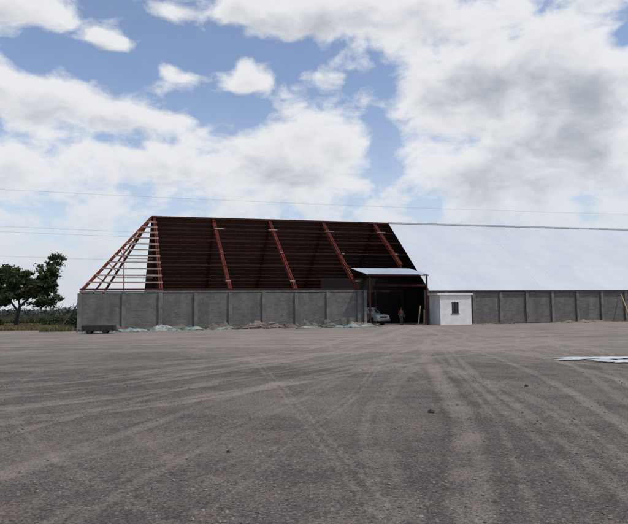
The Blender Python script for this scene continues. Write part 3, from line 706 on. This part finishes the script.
lb=[([(0,0,-.1),(.05,0,.8),(.2,.05,1.7),(.4,0,2.4)],[.26,.2,.17,.15]),
    ([(.4,0,2.3),(1.3,.1,3.2),(2.6,0,4.2),(3.3,0,5.6),(3.8,.1,6.9)],[.14,.12,.09,.06,.02]),
    ([(.4,0,2.3),(.1,.1,3.3),(-.1,0,4.4),(-.3,0,5.4)],[.13,.1,.07,.03]),
    ([(.2,0,1.8),(-.8,.2,3.0),(-2.0,.1,4.1),(-2.8,.1,5.0)],[.12,.1,.07,.03]),
    ([(2.0,0,3.8),(2.9,-.2,3.7),(3.7,-.3,3.8)],[.06,.05,.02]),([(-.9,.2,3.1),(-1.2,.2,4.4),(-1.4,.3,5.8)],[.07,.05,.02])]
tree((-31.0,62.5,0),cl,lb,23000,"dark leafy tree with an uneven two-lobed crown beside the field",.10)
def blades(name,n,fx,h,wd,m_,label,cat):
    V=[];Fs=[]
    for i in range(n):
        x,y=fx(); hh_=h*random.uniform(.6,1.15); a=random.uniform(0,math.pi); dx=math.cos(a)*wd;dy=math.sin(a)*wd; lx=random.gauss(0,.25)*hh_; ly=random.gauss(0,.2)*hh_; k=len(V)
        V+=[(x-dx,y-dy,0),(x+dx,y+dy,0),(x+lx*.4+dx,y+ly*.4+dy,hh_*.6),(x+lx*.4-dx,y+ly*.4-dy,hh_*.6),(x+lx,y+ly,hh_)]
        Fs+=[(k,k+1,k+2,k+3),(k+3,k+2,k+4)]
    me=bpy.data.meshes.new(name); me.from_pydata(V,[],Fs); me.materials.append(m_); o=bpy.data.objects.new(name,me); link(o); tag(o,label,cat,kind="stuff")
M_MAIZ=leafmat("dry_crop",(0.075,0.078,0.036),(0.045,0.058,0.025),.25)
M_GRAS=leafmat("dry_grass",(0.21,0.175,0.10),(0.13,0.12,0.06),.4)
blades("crop_field",26000,lambda:((lambda y:(random.uniform(-.62*y-6,-.36*y+2),y))(74+60*random.random()**1.6)),1.0,.06,M_MAIZ,"low dark crop standing in the field","crop")
blades("grass",24000,lambda:((lambda y:(random.uniform(-.60*y-3,-23.5 if y<76 else -22),y))(55+18*random.random())),.40,.03,M_GRAS,"rough dry grass at the edge of the yard","grass")
blades("weeds",1400,lambda:(lambda q:(q[0],q[1]))(W(random.uniform(-3,-.3),random.uniform(-1.5,4))),.5,.03,M_GRAS,"weeds growing at the wall corner","weeds")
pts=[]
for i in range(90):
    y=random.uniform(230,300); x=random.uniform(-.64*y,-.34*y); h=random.uniform(1.8,3.4)
    for j in range(130): pts.append((x+random.gauss(0,3.2),y+random.gauss(0,2),abs(random.gauss(0,.45))*h+.3))
o=leafmesh(pts,.45,"distant_trees",leafmat("hazy_foliage",(0.05,0.065,0.05),(0.07,0.085,0.075),.05)); tag(o,"line of distant trees beyond the field","trees",kind="stuff")
for (x,y,r,h,lbl) in [(-27.0,63,1.3,.8,"dark green shrub below the tree"),(-24.9,62.5,1.0,.9,"dark green shrub at the field edge"),(-34.5,64,1.5,1.0,"dark green shrub beside the tree"),(-22.9,60.0,.8,1.1,"dark shrub by the wall corner")]:
    S=empty("shrub",(x,y,0)); tag(S,lbl,"shrub")
    b=MB(); [b.tube([(0,0,-.05),(r*.4*math.cos(k),r*.4*math.sin(k),h*.45),(r*.7*math.cos(k),r*.7*math.sin(k),h*.8)],[.05,.03,.012],6) for k in np.linspace(0,5.5,6)]
    b.obj("trunk",M_BARK,S)
    pts=[]
    for i in range(28):
        d=Vector((random.gauss(0,1),random.gauss(0,1),abs(random.gauss(0,1)))).normalized()*random.random()**.4
        for j in range(40): pts.append((d.x*r+random.gauss(0,.16),d.y*r+random.gauss(0,.16),.15+d.z*h+random.gauss(0,.13)))
    leafmesh(pts,.07,"crown",M_LEAF,S)

# ---------------------------------------------------------------- overhead wires
M_WIRE=mat("wire",(0.25,0.25,0.26),None,1,.5,bs=0)
for (a,e,sag) in [((-110,130,31.5),(150,175,27),1.5),((-110,130,23.0),(150,175,18),1.5),((-110,130,21.8),(150,175,16.8),1.5),((-110,130,16.0),(150,175,11),1.2)]:
    pts=[]; 
    for i in range(41):
        u=i/40; q=Vector(a).lerp(Vector(e),u); q.z-=sag*4*u*(1-u); pts.append(q)
    b=MB(); b.tube(pts,[.02]*41,5); o=b.obj("power_line",M_WIRE); tag(o,"thin overhead electric wire spanning behind the warehouse","power line","overhead wires")
